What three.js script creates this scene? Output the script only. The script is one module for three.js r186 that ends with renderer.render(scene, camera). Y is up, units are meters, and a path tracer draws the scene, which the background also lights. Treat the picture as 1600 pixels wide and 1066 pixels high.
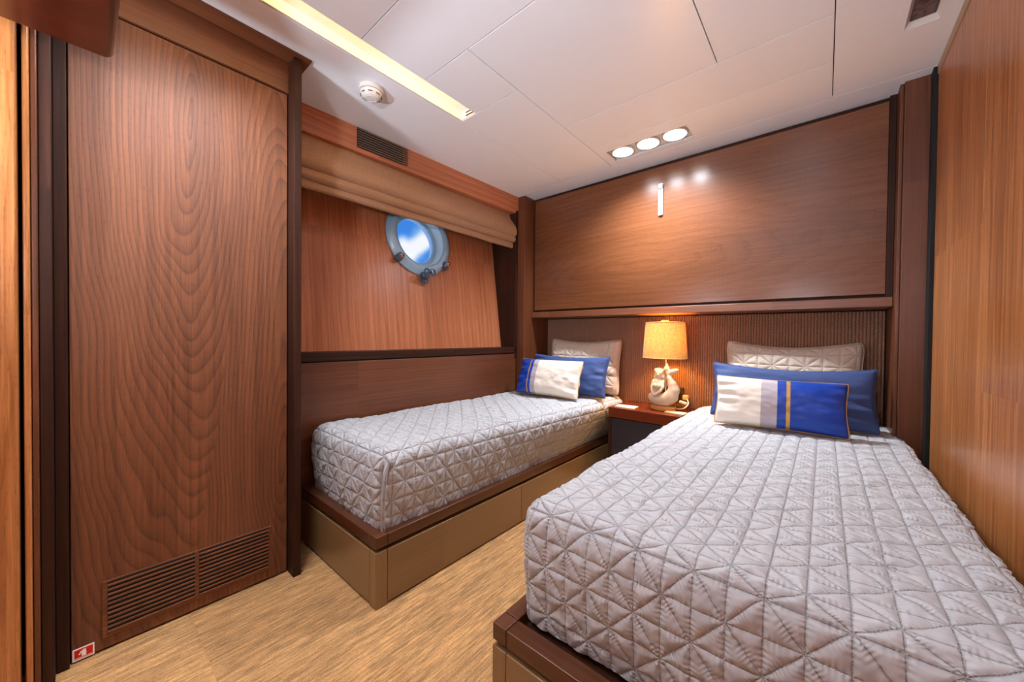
import * as THREE from 'three';
import { RoundedBoxGeometry } from 'three/addons/geometries/RoundedBoxGeometry.js';
import { mergeGeometries, mergeVertices } from 'three/addons/utils/BufferGeometryUtils.js';
import { MarchingCubes } from 'three/addons/objects/MarchingCubes.js';
import { RectAreaLightUniformsLib } from 'three/addons/lights/RectAreaLightUniformsLib.js';

// ------------------------------------------------------------------ camera, sky, exposure
RectAreaLightUniformsLib.init();
const scene = new THREE.Scene();
const camera = new THREE.PerspectiveCamera(85.778, 1600 / 1066, 0.02, 200);
camera.rotation.order = 'YXZ';
camera.position.set(0, 1.1, 0);
camera.rotation.set(-0.0131007, 0.704746, 0.0096268);
const renderer = new THREE.WebGLRenderer();
renderer.toneMapping = THREE.LinearToneMapping;
renderer.toneMappingExposure = 1.06;
renderer.shadowMap.enabled = true;

const SCONCE = 13.0;     // candela of each uplighter behind the camera
const SKY = 1.1;         // daylight outside the porthole
const FAR_SPOT = 7.2;    // candela of each lamp of the tray by the far wall
const NEAR_SPOT = 5.2;   // the tray over the entry, behind the camera
const STRIP = 15;        // radiance of the warm light strip in the ceiling slot
const LAMP = 1.2;        // candela of the bedside lamp

// ------------------------------------------------------------------ noise
function mulberry(a) { return () => { a |= 0; a = a + 0x6D2B79F5 | 0; let t = Math.imul(a ^ a >>> 15, 1 | a); t = t + Math.imul(t ^ t >>> 7, 61 | t) ^ t; return ((t ^ t >>> 14) >>> 0) / 4294967296; }; }
const rnd = mulberry(7);
const PERM = new Float32Array(65536); { const r = mulberry(99); for (let i = 0; i < 65536; i++) PERM[i] = r(); }
const hash2 = (x, y) => PERM[((x * 7919 + y * 40503 + (x * y & 1023) * 131) & 65535)];
function noise(x, y) {
  const xi = Math.floor(x), yi = Math.floor(y); let fx = x - xi, fy = y - yi;
  fx = fx * fx * (3 - 2 * fx); fy = fy * fy * (3 - 2 * fy);
  const a = hash2(xi, yi), b = hash2(xi + 1, yi), c = hash2(xi, yi + 1), d = hash2(xi + 1, yi + 1);
  return a + (b - a) * fx + (c - a) * fy + (a - b - c + d) * fx * fy;
}
const fbm = (x, y) => noise(x, y) * 0.55 + noise(x * 2.1 + 31, y * 2.1 + 17) * 0.3 + noise(x * 4.3 + 7, y * 4.3 + 61) * 0.15;
const clamp = (v, a = 0, b = 1) => Math.min(b, Math.max(a, v));
const sstep = (a, b, x) => { const t = clamp((x - a) / (b - a)); return t * t * (3 - 2 * t); };

// sky: blue with broken white cloud, the same all the way round
{
  const W = 1024, H = 512, d = new Uint8Array(W * H * 4);
  for (let j = 0; j < H; j++) for (let i = 0; i < W; i++) {
    const el = (j + 0.5) / H * Math.PI - Math.PI / 2, az = (i + 0.5) / W * Math.PI * 2;
    const y = Math.sin(el), cx = Math.cos(az) * Math.cos(el), cz = Math.sin(az) * Math.cos(el);
    const n = fbm(cx * 7 + y * 5 + 20, cz * 7 - y * 9 + 40) * 0.7 + fbm(cx * 19 + y * 13 + 70, cz * 19 + y * 17 + 5) * 0.3;
    const c = sstep(0.47, 0.62, n), up = clamp(y);
    const lo = 0.5 + 0.5 * up, k = (j * W + i) * 4;
    const r = (70 - 35 * up) * (1 - c) + 238 * c, g = (140 - 30 * up) * (1 - c) + 242 * c, b = (225 - 15 * up) * (1 - c) + 250 * c;
    d[k] = r; d[k + 1] = g; d[k + 2] = b; d[k + 3] = 255;
  }
  const t = new THREE.DataTexture(d, W, H); t.colorSpace = THREE.SRGBColorSpace; t.mapping = THREE.EquirectangularReflectionMapping;
  t.magFilter = THREE.LinearFilter; t.needsUpdate = true;
  scene.background = t; scene.backgroundIntensity = SKY;
}

// ------------------------------------------------------------------ textures
function dataTex(W, H, fn, srgb) {
  const d = new Uint8Array(W * H * 4), c = [0, 0, 0];
  for (let j = 0; j < H; j++) for (let i = 0; i < W; i++) {
    fn(i / W, j / H, c); const k = (j * W + i) * 4;
    d[k] = clamp(c[0], 0, 255); d[k + 1] = clamp(c[1], 0, 255); d[k + 2] = clamp(c[2], 0, 255); d[k + 3] = 255;
  }
  const t = new THREE.DataTexture(d, W, H);
  t.wrapS = t.wrapT = THREE.RepeatWrapping; t.magFilter = THREE.LinearFilter; t.minFilter = THREE.LinearMipmapLinearFilter; t.generateMipmaps = true;
  if (srgb) t.colorSpace = THREE.SRGBColorSpace; t.needsUpdate = true;
  return t;
}
// wood: u across the grain, v along it; size in metres
function woodTex(o) {
  const { w, h, W, H, seed = 0, dark, light, density = 60, contrast = 0.5, streak = 0.35, pore = 0.25, hearts = null, warp = 0.03, wob = 0.6 } = o;
  return dataTex(W, H, (u, v, c) => {
    const x = u * w, y = v * h;
    const wp = (fbm(x * 4 + seed, y * 1.3 + seed * 3) - 0.5) * warp * 2 + (noise(x * 2.2 + seed * 5, y * 9) - 0.5) * warp * 0.12;
    let f = x + wp;
    if (hearts) {   // plain-sawn figure: rings cut at a low angle round each heart
      f = 9;
      for (const q of hearts) f = Math.min(f, Math.hypot(x - q[0] + wp, (y - q[1]) * q[2] + q[3] + wp * 1.5) + (q[4] || 0));
    }
    const g = f * density + (fbm(x * 9 + seed, y * 2 + 3) - 0.5) * wob;
    const t = g - Math.floor(g), late = t < 0.82 ? t * t * 0.62 : 0.42 * (1 - (t - 0.82) / 0.18) * 1.6;
    const s1 = noise(x * 120 + seed, y * 2.2) - 0.5, s2 = noise(x * 420, y * 9 + seed) - 0.5, p = noise(x * 1100, y * 42 + seed);
    const broad = fbm(x * 5 + seed * 2, y * 0.9) - 0.5;
    let m = 0.55 - late * contrast + (s1 * 0.7 + s2 * 0.5) * streak + broad * 0.5 - (p > 0.72 ? pore * (p - 0.72) * 3 : 0);
    m = clamp(m);
    for (let k = 0; k < 3; k++) c[k] = dark[k] + (light[k] - dark[k]) * m;
  }, true);
}
const matW = (tex, w, h, extra = {}) => { const m = new THREE.MeshPhysicalMaterial({ map: tex, roughness: 0.34, ...extra }); m.userData.size = [w, h]; return m; };
const plain = (hex, roughness = 0.5, extra = {}) => new THREE.MeshPhysicalMaterial({ color: hex, roughness, ...extra });

const doorTex = woodTex({ w: 0.7, h: 2.3, W: 800, H: 2000, seed: 3, dark: [78, 42, 22], light: [176, 112, 70], density: 70, contrast: 0.52, streak: 0.34, pore: 0.3, warp: 0.03, wob: 0.7,
  hearts: [[0.30, 1.9, 0.17, 0.0, 0.02], [0.62, 0.75, 0.10, 0.02, 0.0]] });
const wallTex = woodTex({ w: 0.8, h: 1.6, W: 800, H: 1024, seed: 11, dark: [146, 86, 56], light: [230, 156, 114], density: 22, contrast: 0.35, streak: 0.4, pore: 0.3, warp: 0.05 });
const farTex = woodTex({ w: 1.1, h: 2.4, W: 900, H: 1600, seed: 23, dark: [92, 56, 35], light: [160, 106, 72], density: 26, contrast: 0.2, streak: 0.22, pore: 0.35, warp: 0.06, wob: 1.2,
  hearts: [[0.35, 1.25, 0.22, 0.03, 0]] });
const rightTex = woodTex({ w: 0.7, h: 2.3, W: 800, H: 1600, seed: 37, dark: [138, 82, 42], light: [224, 156, 98], density: 40, contrast: 0.4, streak: 0.6, pore: 0.4, warp: 0.04, wob: 1.0,
  hearts: [[0.22, 1.9, 0.035, 0.0, 0], [0.55, 2.2, 0.03, 0.01, 0.02]] });
const darkTex = woodTex({ w: 0.5, h: 1.6, W: 500, H: 1024, seed: 51, dark: [46, 26, 17], light: [92, 56, 38], density: 50, contrast: 0.3, streak: 0.5, pore: 0.3, warp: 0.02 });
const midTex = woodTex({ w: 0.5, h: 1.6, W: 500, H: 1024, seed: 63, dark: [92, 51, 30], light: [146, 92, 60], density: 45, contrast: 0.25, streak: 0.45, pore: 0.25, warp: 0.02 });
const baseTex = woodTex({ w: 0.5, h: 1.6, W: 400, H: 800, seed: 71, dark: [130, 100, 66], light: [156, 122, 84], density: 30, contrast: 0.1, streak: 0.35, pore: 0.1, warp: 0.02 });

const M = {
  door: matW(doorTex, 0.7, 2.3, { roughness: 0.6, color: new THREE.Color(0.67, 0.61, 0.52) }),
  hull: matW(wallTex, 0.8, 1.6, { roughness: 0.3, color: new THREE.Color(0.95, 0.88, 0.80) }),
  far: matW(farTex, 1.1, 2.4, { roughness: 0.24, color: new THREE.Color(0.74, 0.65, 0.55) }),
  right: matW(rightTex, 0.7, 2.3, { roughness: 0.28, color: new THREE.Color(1.0, 0.96, 0.88) }),
  dark: matW(darkTex, 0.5, 1.6, { roughness: 0.55, specularIntensity: 0.4, color: new THREE.Color(0.6, 0.52, 0.45) }),
  mid: matW(midTex, 0.5, 1.6, { roughness: 0.36, color: new THREE.Color(0.72, 0.65, 0.58) }),
  rail: matW(midTex, 0.5, 1.6, { roughness: 0.3, color: new THREE.Color(0.5, 0.47, 0.44) }),
  base: matW(baseTex, 0.5, 1.6, { roughness: 0.28, color: new THREE.Color(0.84, 0.84, 0.8) }),
  red: matW(midTex, 0.5, 1.6, { roughness: 0.22, color: 0xd08a6a }),
  black: plain(0x0b0908, 0.7),
  slat: plain(0x6a5748, 0.5),
  ceil: plain(0xeef1f4, 0.3),
  ceilBack: plain(0x2a2a2a, 0.8),
  white: plain(0xe8e6e2, 0.4),
  chrome: plain(0xb8bcc2, 0.22, { metalness: 1 }),
  steel: plain(0x8fa0ae, 0.25, { metalness: 0.9 }),
  drawer: plain(0x2c2930, 0.34),
};

// ------------------------------------------------------------------ builders
const taken = {};
function numbered(name) { const n = taken[name] = (taken[name] ?? -1) + 1; return n ? name + '_' + String(n).padStart(3, '0') : name; }
function thing(name, label, category, base = [0, 0, 0], group) {
  const g = new THREE.Group(); g.name = numbered(name); g.position.set(...base); g.userData = { label, category };
  if (group) g.userData.group = group;
  g.base = base; scene.add(g); return g;
}
function struct(name, label, category, base = [0, 0, 0]) { const g = thing(name, label, category, base); g.userData.kind = 'structure'; return g; }
// geometries come in world coordinates; a part is moved into its thing's frame
function part(parent, name, geo, mat, label) {
  const b = parent.base || [0, 0, 0];
  geo.translate(-b[0], -b[1], -b[2]);
  const m = new THREE.Mesh(geo, mat); m.name = name; m.base = b; m.castShadow = m.receiveShadow = true;
  if (label) m.userData.label = label;
  parent.add(m); return m;
}
let uvShift = 0;
function boxUV(g, grain, mat) {
  const p = g.attributes.position, n = g.attributes.normal, uv = new Float32Array(p.count * 2), [w, h] = mat?.userData.size || [1, 1];
  uvShift += 1; const su = (uvShift * 0.37) % 1, sv = mat?.userData.noShift ? 0 : (uvShift * 0.23) % 1, s0 = mat?.userData.noShift ? 0 : su;
  const gi = 'xyz'.indexOf(grain);
  for (let i = 0; i < p.count; i++) {
    const a = [p.getX(i), p.getY(i), p.getZ(i)], q = [Math.abs(n.getX(i)), Math.abs(n.getY(i)), Math.abs(n.getZ(i))];
    let d = q[0] >= q[1] && q[0] >= q[2] ? 0 : q[1] >= q[2] ? 1 : 2, along = gi, across = 3 - gi - d;
    if (d === gi) { along = (gi + 1) % 3; across = (gi + 2) % 3; }
    uv[2 * i] = a[across] / w + s0; uv[2 * i + 1] = a[along] / h + sv;
  }
  g.setAttribute('uv', new THREE.BufferAttribute(uv, 2)); return g;
}
// box between two corners
function bx(x0, x1, y0, y1, z0, z1, { r = 0.002, grain = 'y', mat = null, seg = 1 } = {}) {
  const a = [Math.abs(x1 - x0), Math.abs(y1 - y0), Math.abs(z1 - z0)], rr = Math.min(r, Math.min(...a) * 0.45);
  const g = rr > 0 ? new RoundedBoxGeometry(...a, seg, rr) : new THREE.BoxGeometry(...a).toNonIndexed();
  g.translate((x0 + x1) / 2, (y0 + y1) / 2, (z0 + z1) / 2);
  return boxUV(g, grain, mat);
}
const box = (parent, name, mat, c, opt = {}) => part(parent, name, bx(...c, { ...opt, mat }), mat, opt.label);
function tube(pts, r, seg = 24, rad = 8, closed = false) { return new THREE.TubeGeometry(new THREE.CatmullRomCurve3(pts.map((p) => new THREE.Vector3(...p)), closed), seg, r, rad, closed); }
function lathe(pts, n = 40) { return new THREE.LatheGeometry(pts.map((p) => new THREE.Vector2(...p)), n); }
const mergeAny = (list) => mergeGeometries(list.map((g) => g.index ? g.toNonIndexed() : g));
const at = (g, x, y, z) => g.translate(x, y, z);
// plate lying in the ceiling plane (x,z) with rectangular holes, extruded upwards
function plate(x0, x1, z0, z1, y, t, holes = []) {
  const s = new THREE.Shape([[x0, -z0], [x1, -z0], [x1, -z1], [x0, -z1]].map((p) => new THREE.Vector2(...p)));
  for (const [a, b, c, d] of holes) s.holes.push(new THREE.Path([[a, -c], [b, -c], [b, -d], [a, -d]].map((p) => new THREE.Vector2(...p))));
  const g = new THREE.ExtrudeGeometry(s, { depth: t, bevelEnabled: true, bevelThickness: 0.001, bevelSize: 0.001, bevelOffset: -0.001, bevelSegments: 1 });
  g.rotateX(-Math.PI / 2); return g.translate(0, y, 0);
}

// ------------------------------------------------------------------ room
const CEIL = 2.343, FARZ = -2.67, HEADZ = -2.91, RX = 0.374;
const ZB = 1.0;   // wall behind the camera

// carpet
{
  const W = 1024, H = 1024, S = 1.2;
  const col = dataTex(W, H, (u, v, c) => {
    const x = u * S, z = v * S;
    const st = noise(x * 330, z * 26) - 0.5, st2 = noise(x * 120 + 9, z * 7) - 0.5, sp = noise(x * 700, z * 300) - 0.5, b = fbm(x * 6, z * 3) - 0.5;
    const m = 1 + st * 0.34 + st2 * 0.2 + sp * 0.24 + b * 0.16;
    c[0] = 176 * m; c[1] = 133 * m; c[2] = 84 * m;
  }, true);
  const bump = dataTex(W, H, (u, v, c) => { const x = u * S, z = v * S; c[0] = c[1] = c[2] = 255 * (0.5 * noise(x * 330, z * 60) + 0.5 * noise(x * 700, z * 420)); });
  M.carpet = plain(0xffffff, 0.95, { map: col, bumpMap: bump, bumpScale: 0.004, sheen: 0.3, sheenRoughness: 0.6 }); M.carpet.userData.size = [S, S];
  const f = struct('floor', 'tan striated carpet floor between the two beds', 'floor');
  box(f, 'carpet', M.carpet, [-2.5, 0.5, -0.04, 0, -3.05, ZB + 0.1], { r: 0, grain: 'z' });
}
// ceiling panels with open joints over a dark backing
const STRIPX = [-1.615, -1.505], STRIPZ = [-1.436, 0.25];
{
  const c = struct('ceiling', 'white lacquered ceiling panels with fine dark joints', 'ceiling');
  const g = 0.0018, t = 0.012;
  const P = (x0, x1, z0, z1, holes) => part(c, 'ceiling_panel', plate(x0 + g, x1 - g, z0 + g, z1 - g, CEIL, t, holes), M.ceil);
  P(-2.45, -1.625, -2.511, ZB + 0.05);
  P(-2.45, 0.45, -2.72, -2.511);
  P(-1.625, -1.197, -2.511, -1.436);
  P(-1.505, -1.197, -1.436, -1.093);
  P(-1.625, -1.505, 0.25, ZB + 0.05);
  P(-1.505, -0.388, -1.093, -0.77);
  P(-0.388, 0.012, -1.868, -0.77);
  P(-1.197, -0.388, -1.868, -1.093);
  P(-1.197, 0.012, -2.188, -1.868);
  P(-1.197, 0.012, -2.511, -2.188, [[-1.142, -0.63, -2.462, -2.292]]);
  P(-1.505, 0.012, -0.77, 0.1, [[-1.495, -1.325, -0.46, 0.05]]);
  P(-1.505, 0.012, 0.1, ZB + 0.05);
  P(0.012, 0.45, -2.511, ZB + 0.05, [[0.223, 0.321, -2.153, -1.95]]);
  part(c, 'backing', mergeGeometries([plate(-2.45, 0.45, -2.72, ZB + 0.05, CEIL + 0.0125, 0.02, [[-1.63, -1.49, -1.445, 0.26], [-1.135, -0.636, -2.456, -2.298], [-1.489, -1.331, -0.454, 0.044], [0.225, 0.319, -2.151, -1.952]]), plate(-2.5, 0.5, -2.75, ZB + 0.1, CEIL + 0.12, 0.03)].map((q) => q)), M.ceilBack);
}

// far wall: backing; the wide cabinet over the beds with its shelf; pillars
{
  const w = struct('wall_far', 'dark wood wall behind the headboard', 'wall');
  box(w, 'backing', M.dark, [-2.5, 0.5, 0, CEIL + 0.1, HEADZ - 0.1, HEADZ - 0.031], { r: 0 });
  const c = thing('wall_cabinet', 'wide glossy brown wood cabinet across the far wall above both beds', 'cabinet', [-0.88, 1.268, -2.79]);
  box(c, 'carcass', M.dark, [-2.029, 0.261, 1.3185, CEIL - 0.001, HEADZ - 0.03, FARZ - 0.024], { r: 0, grain: 'x' });
  const fp = bx(-2.012, 0.235, 1.335, 2.316, FARZ - 0.0235, FARZ - 0.004, { grain: 'x', r: 0.003 });
  { const p = fp.attributes.position, uv = fp.attributes.uv; for (let i = 0; i < p.count; i++) uv.setXY(i, (p.getY(i) - 1.3) / 1.1, (p.getX(i) + 2.05) / 2.4); }
  part(c, 'front_panel', fp, M.far, 'glossy panel with horizontal grain');
  box(c, 'shelf', matW(midTex, 0.5, 1.6, { roughness: 0.36 }), [-2.028, 0.261, 1.268, 1.318, HEADZ, FARZ + 0.014], { grain: 'x', r: 0.004 });
  box(c, 'stile', M.dark, [0.236, 0.261, 1.3185, CEIL - 0.001, FARZ - 0.0235, FARZ - 0.004], {});
  const p1 = struct('trim_1', 'brown wood pillar in the corner between porthole wall and far wall', 'pillar', [-2.11, 0, -2.74]);
  box(p1, 'pillar', M.mid, [-2.19, -2.03, 0, CEIL, HEADZ - 0.03, -2.545], { r: 0.004 });
  const p2 = struct('trim_2', 'dark brown wood pillar at the right end of the headboard', 'pillar', [0.33, 0, -2.74]);
  box(p2, 'pillar', M.mid, [0.2765, 0.39, 0, CEIL, HEADZ - 0.03, -2.575], { r: 0.003 });
  box(p2, 'bead', M.mid, [0.262, 0.276, 0.3, CEIL, HEADZ - 0.03, -2.59], { r: 0.003 });
  box(p2, 'reveal', M.black, [0.36, 0.43, 0, CEIL, -2.62, -2.52], {});
}
// headboard of woven leather
{
  const W = 512, H = 512, a = 0.0155, b = 0.02, S = a * 16, T = b * 12;
  const weave = (u, v) => {
    const U = u * 16, V = v * 12, i = Math.floor(U), fu = U - i - 0.5;
    const vv = V + (i % 2) * 0.5, fv = vv - Math.floor(vv) - 0.5;
    return Math.max(0, 1 - (fu * 2.05) ** 2) * (0.5 + 0.5 * Math.sqrt(Math.max(0, 1 - (fv * 2.02) ** 2)));
  };
  const col = dataTex(W, H, (u, v, c) => { const h = weave(u, v), n = noise(u * 300, v * 90); const m = 0.45 + 0.5 * (h > 0.12 ? 1 : 0) + 0.25 * (n - 0.5); c[0] = 160 * m; c[1] = 116 * m; c[2] = 88 * m; }, true);
  const bump = dataTex(W, H, (u, v, c) => { c[0] = c[1] = c[2] = 255 * weave(u, v); });
  M.weave = plain(0xffffff, 0.36, { map: col, bumpMap: bump, bumpScale: 0.005 }); M.weave.userData.size = [S, T];
  const h = thing('headboard', 'brown woven leather headboard running behind both beds and the lamp', 'headboard', [-0.88, 0, HEADZ - 0.03]);
  box(h, 'woven_panel', M.weave, [-2.029, 0.261, 0.1, 1.267, HEADZ - 0.03, HEADZ], { r: 0.006 });
}
// hull side: header, alcove with leaning panel, ledge, lower panel
const HULL = { x: -2.265, y: 0.984, k: 0.1338 };
const lean = Math.atan(HULL.k);
const PORT = { z: -1.685, y: 1.835, r: 0.205 };
{
  const w = struct('wall_left', 'brown wood side wall with a sunk leaning panel round the porthole and a ledge', 'wall');
  // header, slightly out of square as the hull narrows
  const hd = bx(-2.40, -2.135, 2.196, CEIL + 0.01, -2.56, -0.6, { grain: 'z', mat: M.hull });
  { const p = hd.attributes.position; for (let i = 0; i < p.count; i++) if (p.getX(i) > -2.2) p.setX(i, p.getX(i) + (p.getZ(i) < -1.5 ? 0.030 : -0.02)); }
  const header = part(w, 'header', hd, M.hull, 'long reddish wood board under the ceiling');
  // slatted air grille let into the header
  const gx = (z) => -2.155 + (-0.6 - z) / 1.96 * 0.05 ;
  box(w, 'grille_back', M.black, [gx(-1.245) - 0.03, gx(-1.245) + 0.0035, 2.222, 2.336, -1.415, -1.075], { r: 0 });
  for (let k = 0; k < 8; k++) {
    const y = 2.2245 + k * 0.0145;
    const g = bx(-0.006, 0.006, y, y + 0.007, -0.17, 0.17, { r: 0.001 }); g.rotateY(-Math.atan(0.05 / 1.96) * -1 * -1); g.translate(gx(-1.245) + 0.004, 0, -1.245);
    part(w, 'grille_slat', g, M.slat);
  }
  box(w, 'alcove_end', M.dark, [-2.5, -2.105, 0.9, 2.22, -2.56, -2.512], {});
  box(w, 'alcove_end', M.dark, [-2.5, -2.105, 0.9, 2.22, -0.70, -0.652], {});
  box(w, 'alcove_top', M.dark, [-2.5, -2.16, 2.197, 2.25, -2.53, -0.66], { r: 0 });
  box(w, 'outer_skin_low', M.dark, [-2.5, -2.46, 0, 1.0, -3.0, -0.5], { r: 0 });
  box(w, 'ledge', M.dark, [-2.36, -2.105, 0.952, 1.0, -2.53, -1.8115], { grain: 'z', r: 0.003 });
  box(w, 'ledge', M.dark, [-2.36, -2.105, 0.952, 1.0, -1.8095, -0.652], { grain: 'z', r: 0.003 });
  box(w, 'ledge_gap', M.black, [-2.3, -2.118, 0.93, 0.953, -2.54, -0.652], { r: 0 });
  box(w, 'lower_panel', M.mid, [-2.16, -2.108, 0.0, 0.944, -2.532, -0.654], { grain: 'z', r: 0.003 });
  // leaning panel with the round opening
  const L = 1.27, s = new THREE.Shape([[-2.54, 0], [-0.66, 0], [-0.66, L], [-2.54, L]].map((p) => new THREE.Vector2(...p)));
  const hole = new THREE.Path(); hole.absarc(PORT.z, (PORT.y - HULL.y) / Math.cos(lean), PORT.r + 0.012, 0, Math.PI * 2); s.holes.push(hole);
  const g = new THREE.ExtrudeGeometry(s, { depth: 0.03, bevelEnabled: false, curveSegments: 48 });
  // shape x -> world z, shape y -> up the lean, depth -> outwards
  const m = new THREE.Matrix4().makeBasis(new THREE.Vector3(0, 0, 1), new THREE.Vector3(-Math.sin(lean), Math.cos(lean), 0), new THREE.Vector3(-Math.cos(lean), -Math.sin(lean), 0)).setPosition(HULL.x, HULL.y, 0);
  g.applyMatrix4(m); boxUV(g, 'y', M.hull);
  part(w, 'leaning_panel', g, M.hull, 'reddish wood panel with vertical grain round the porthole');
}
// porthole
{
  const y0 = PORT.y, x0 = HULL.x - HULL.k * (y0 - HULL.y);
  const p = struct('window_1', 'round blue-grey metal porthole with wing nuts, partly behind the blind', 'porthole', [x0, y0, PORT.z]);
  // local frame: lathe axis y -> inward normal (towards the room)
  const nrm = new THREE.Vector3(Math.cos(lean), Math.sin(lean), 0), up = new THREE.Vector3(-Math.sin(lean), Math.cos(lean), 0), zz = new THREE.Vector3(0, 0, 1);
  const mm = new THREE.Matrix4().makeBasis(zz, nrm, up);
  const blue = plain(0xa4cce4, 0.25, { clearcoat: 0.6 }), pale = plain(0xd2ecf4, 0.3), navy = plain(0x4a6480, 0.3, { metalness: 0.3 });
  const add = (name, g, mat, label, par = p) => { g.applyMatrix4(mm); const k = new THREE.Mesh(g, mat); k.name = name; k.castShadow = k.receiveShadow = true; if (label) k.userData.label = label; par.add(k); return k; };
  const R = PORT.r;
  add('flange', lathe([[R + 0.01, 0.0], [R + 0.075, 0.0], [R + 0.08, 0.006], [R + 0.078, 0.02], [R + 0.062, 0.026], [R + 0.055, 0.04], [R + 0.03, 0.046], [R + 0.012, 0.04], [R + 0.008, 0.02], [R + 0.01, 0.0]], 72), blue);
  add('sleeve', lathe([[R + 0.008, 0.03], [R + 0.002, 0.03], [R - 0.004, -0.02], [R - 0.006, -0.13], [R + 0.012, -0.13], [R + 0.012, 0.03]], 72), pale, 'pale metal inner sleeve of the porthole');
  add('rim', lathe([[R - 0.006, -0.05], [R - 0.028, -0.05], [R - 0.03, -0.06], [R - 0.028, -0.075], [R - 0.006, -0.075]], 72), blue);
  const gl = new THREE.CylinderGeometry(R - 0.02, R - 0.02, 0.006, 64); gl.translate(0, -0.063, 0);
  add('glass', gl, plain(0xffffff, 0.02, { transmission: 1, thickness: 0, ior: 1.5 }));
  const ring = (a, rr = R + 0.07) => [Math.cos(a) * rr, Math.sin(a) * rr];
  for (const a of [-2.42, -0.72, 2.42, 0.72]) {   // clamp lugs with round nuts
    const [u, v] = ring(a);
    const b = new RoundedBoxGeometry(0.05, 0.035, 0.07, 2, 0.012); b.rotateY(-a + Math.PI / 2); b.translate(u, 0.03, v);
    const lug = add('clamp_lug', b, navy);
    const n = lathe([[0, 0.085], [0.014, 0.083], [0.017, 0.075], [0.017, 0.05], [0.022, 0.046], [0.022, 0.03], [0, 0.03]], 20); n.translate(u, 0, v);
    add('nut', n, M.chrome, null, lug);
  }
  { // bottom swing bolt with wing nut
    const b = new RoundedBoxGeometry(0.055, 0.05, 0.05, 2, 0.014); b.translate(0, 0.035, -(R + 0.085));
    const lug = add('swing_bolt', b, navy);
    const c = new THREE.CylinderGeometry(0.009, 0.009, 0.11, 14); c.translate(0, 0.08, -(R + 0.075)); add('bolt', c, M.steel, null, lug);
    for (const q of [-1, 1]) { const t = new THREE.TorusGeometry(0.02, 0.007, 10, 24); t.rotateX(Math.PI / 2); t.translate(q * 0.026, 0.105, -(R + 0.075)); add('wing', t, navy, null, lug); }
    for (const q of [-1, 1]) { const t = new THREE.TorusGeometry(0.016, 0.006, 10, 24); t.rotateX(Math.PI / 2); t.translate(q * 0.02 + 0.005, 0.03, -(R + 0.125)); add('eye', t, navy, null, lug); }
  }
}
// right wall: varnished boards with open joints
{
  const w = struct('wall_right', 'orange-brown varnished wood wall of tall panels beside the near bed', 'wall');
  box(w, 'backing', M.black, [RX + 0.015, RX + 0.06, 0, CEIL + 0.03, -2.6, ZB + 0.1], { r: 0 });
  const zs = [-2.512, -1.838, -1.20, -0.56, 0.08, 0.72, ZB + 0.05];
  for (let k = 0; k < zs.length - 1; k++) box(w, 'wall_panel', M.right, [RX, RX + 0.018, 0.0, 2.297, zs[k] + 0.0012, zs[k + 1] - 0.0012], { r: 0.002 });
  box(w, 'top_trim', plain(0xa88a6c, 0.4), [RX - 0.004, RX + 0.03, 2.299, CEIL, -2.512, ZB + 0.05], { r: 0.004 });
}
// walls round the entry, behind and beside the camera
{
  const b = struct('wall_back', 'plain wood wall behind the camera', 'wall');
  box(b, 'panel', M.mid, [-2.5, 0.5, 0, CEIL + 0.1, ZB, ZB + 0.06], { r: 0 });
  const e = struct('door_1', 'blurred varnished entry door edge at the left border', 'door', [-1.79, 0, 0.5]);
  box(e, 'door_leaf', M.right, [-1.84, -1.775, 0.01, 2.2, 0.117, 0.92], { r: 0.006 });
  box(e, 'door_head', M.dark, [-1.86, -1.80, 2.2, CEIL, 0.11, ZB], { r: 0.003 });
  const s = struct('wall_entry', 'dark wall behind the entry door', 'wall');
  box(s, 'panel', M.dark, [-2.5, -1.93, 0, CEIL + 0.1, 0.12, ZB], { r: 0 });
}

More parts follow.
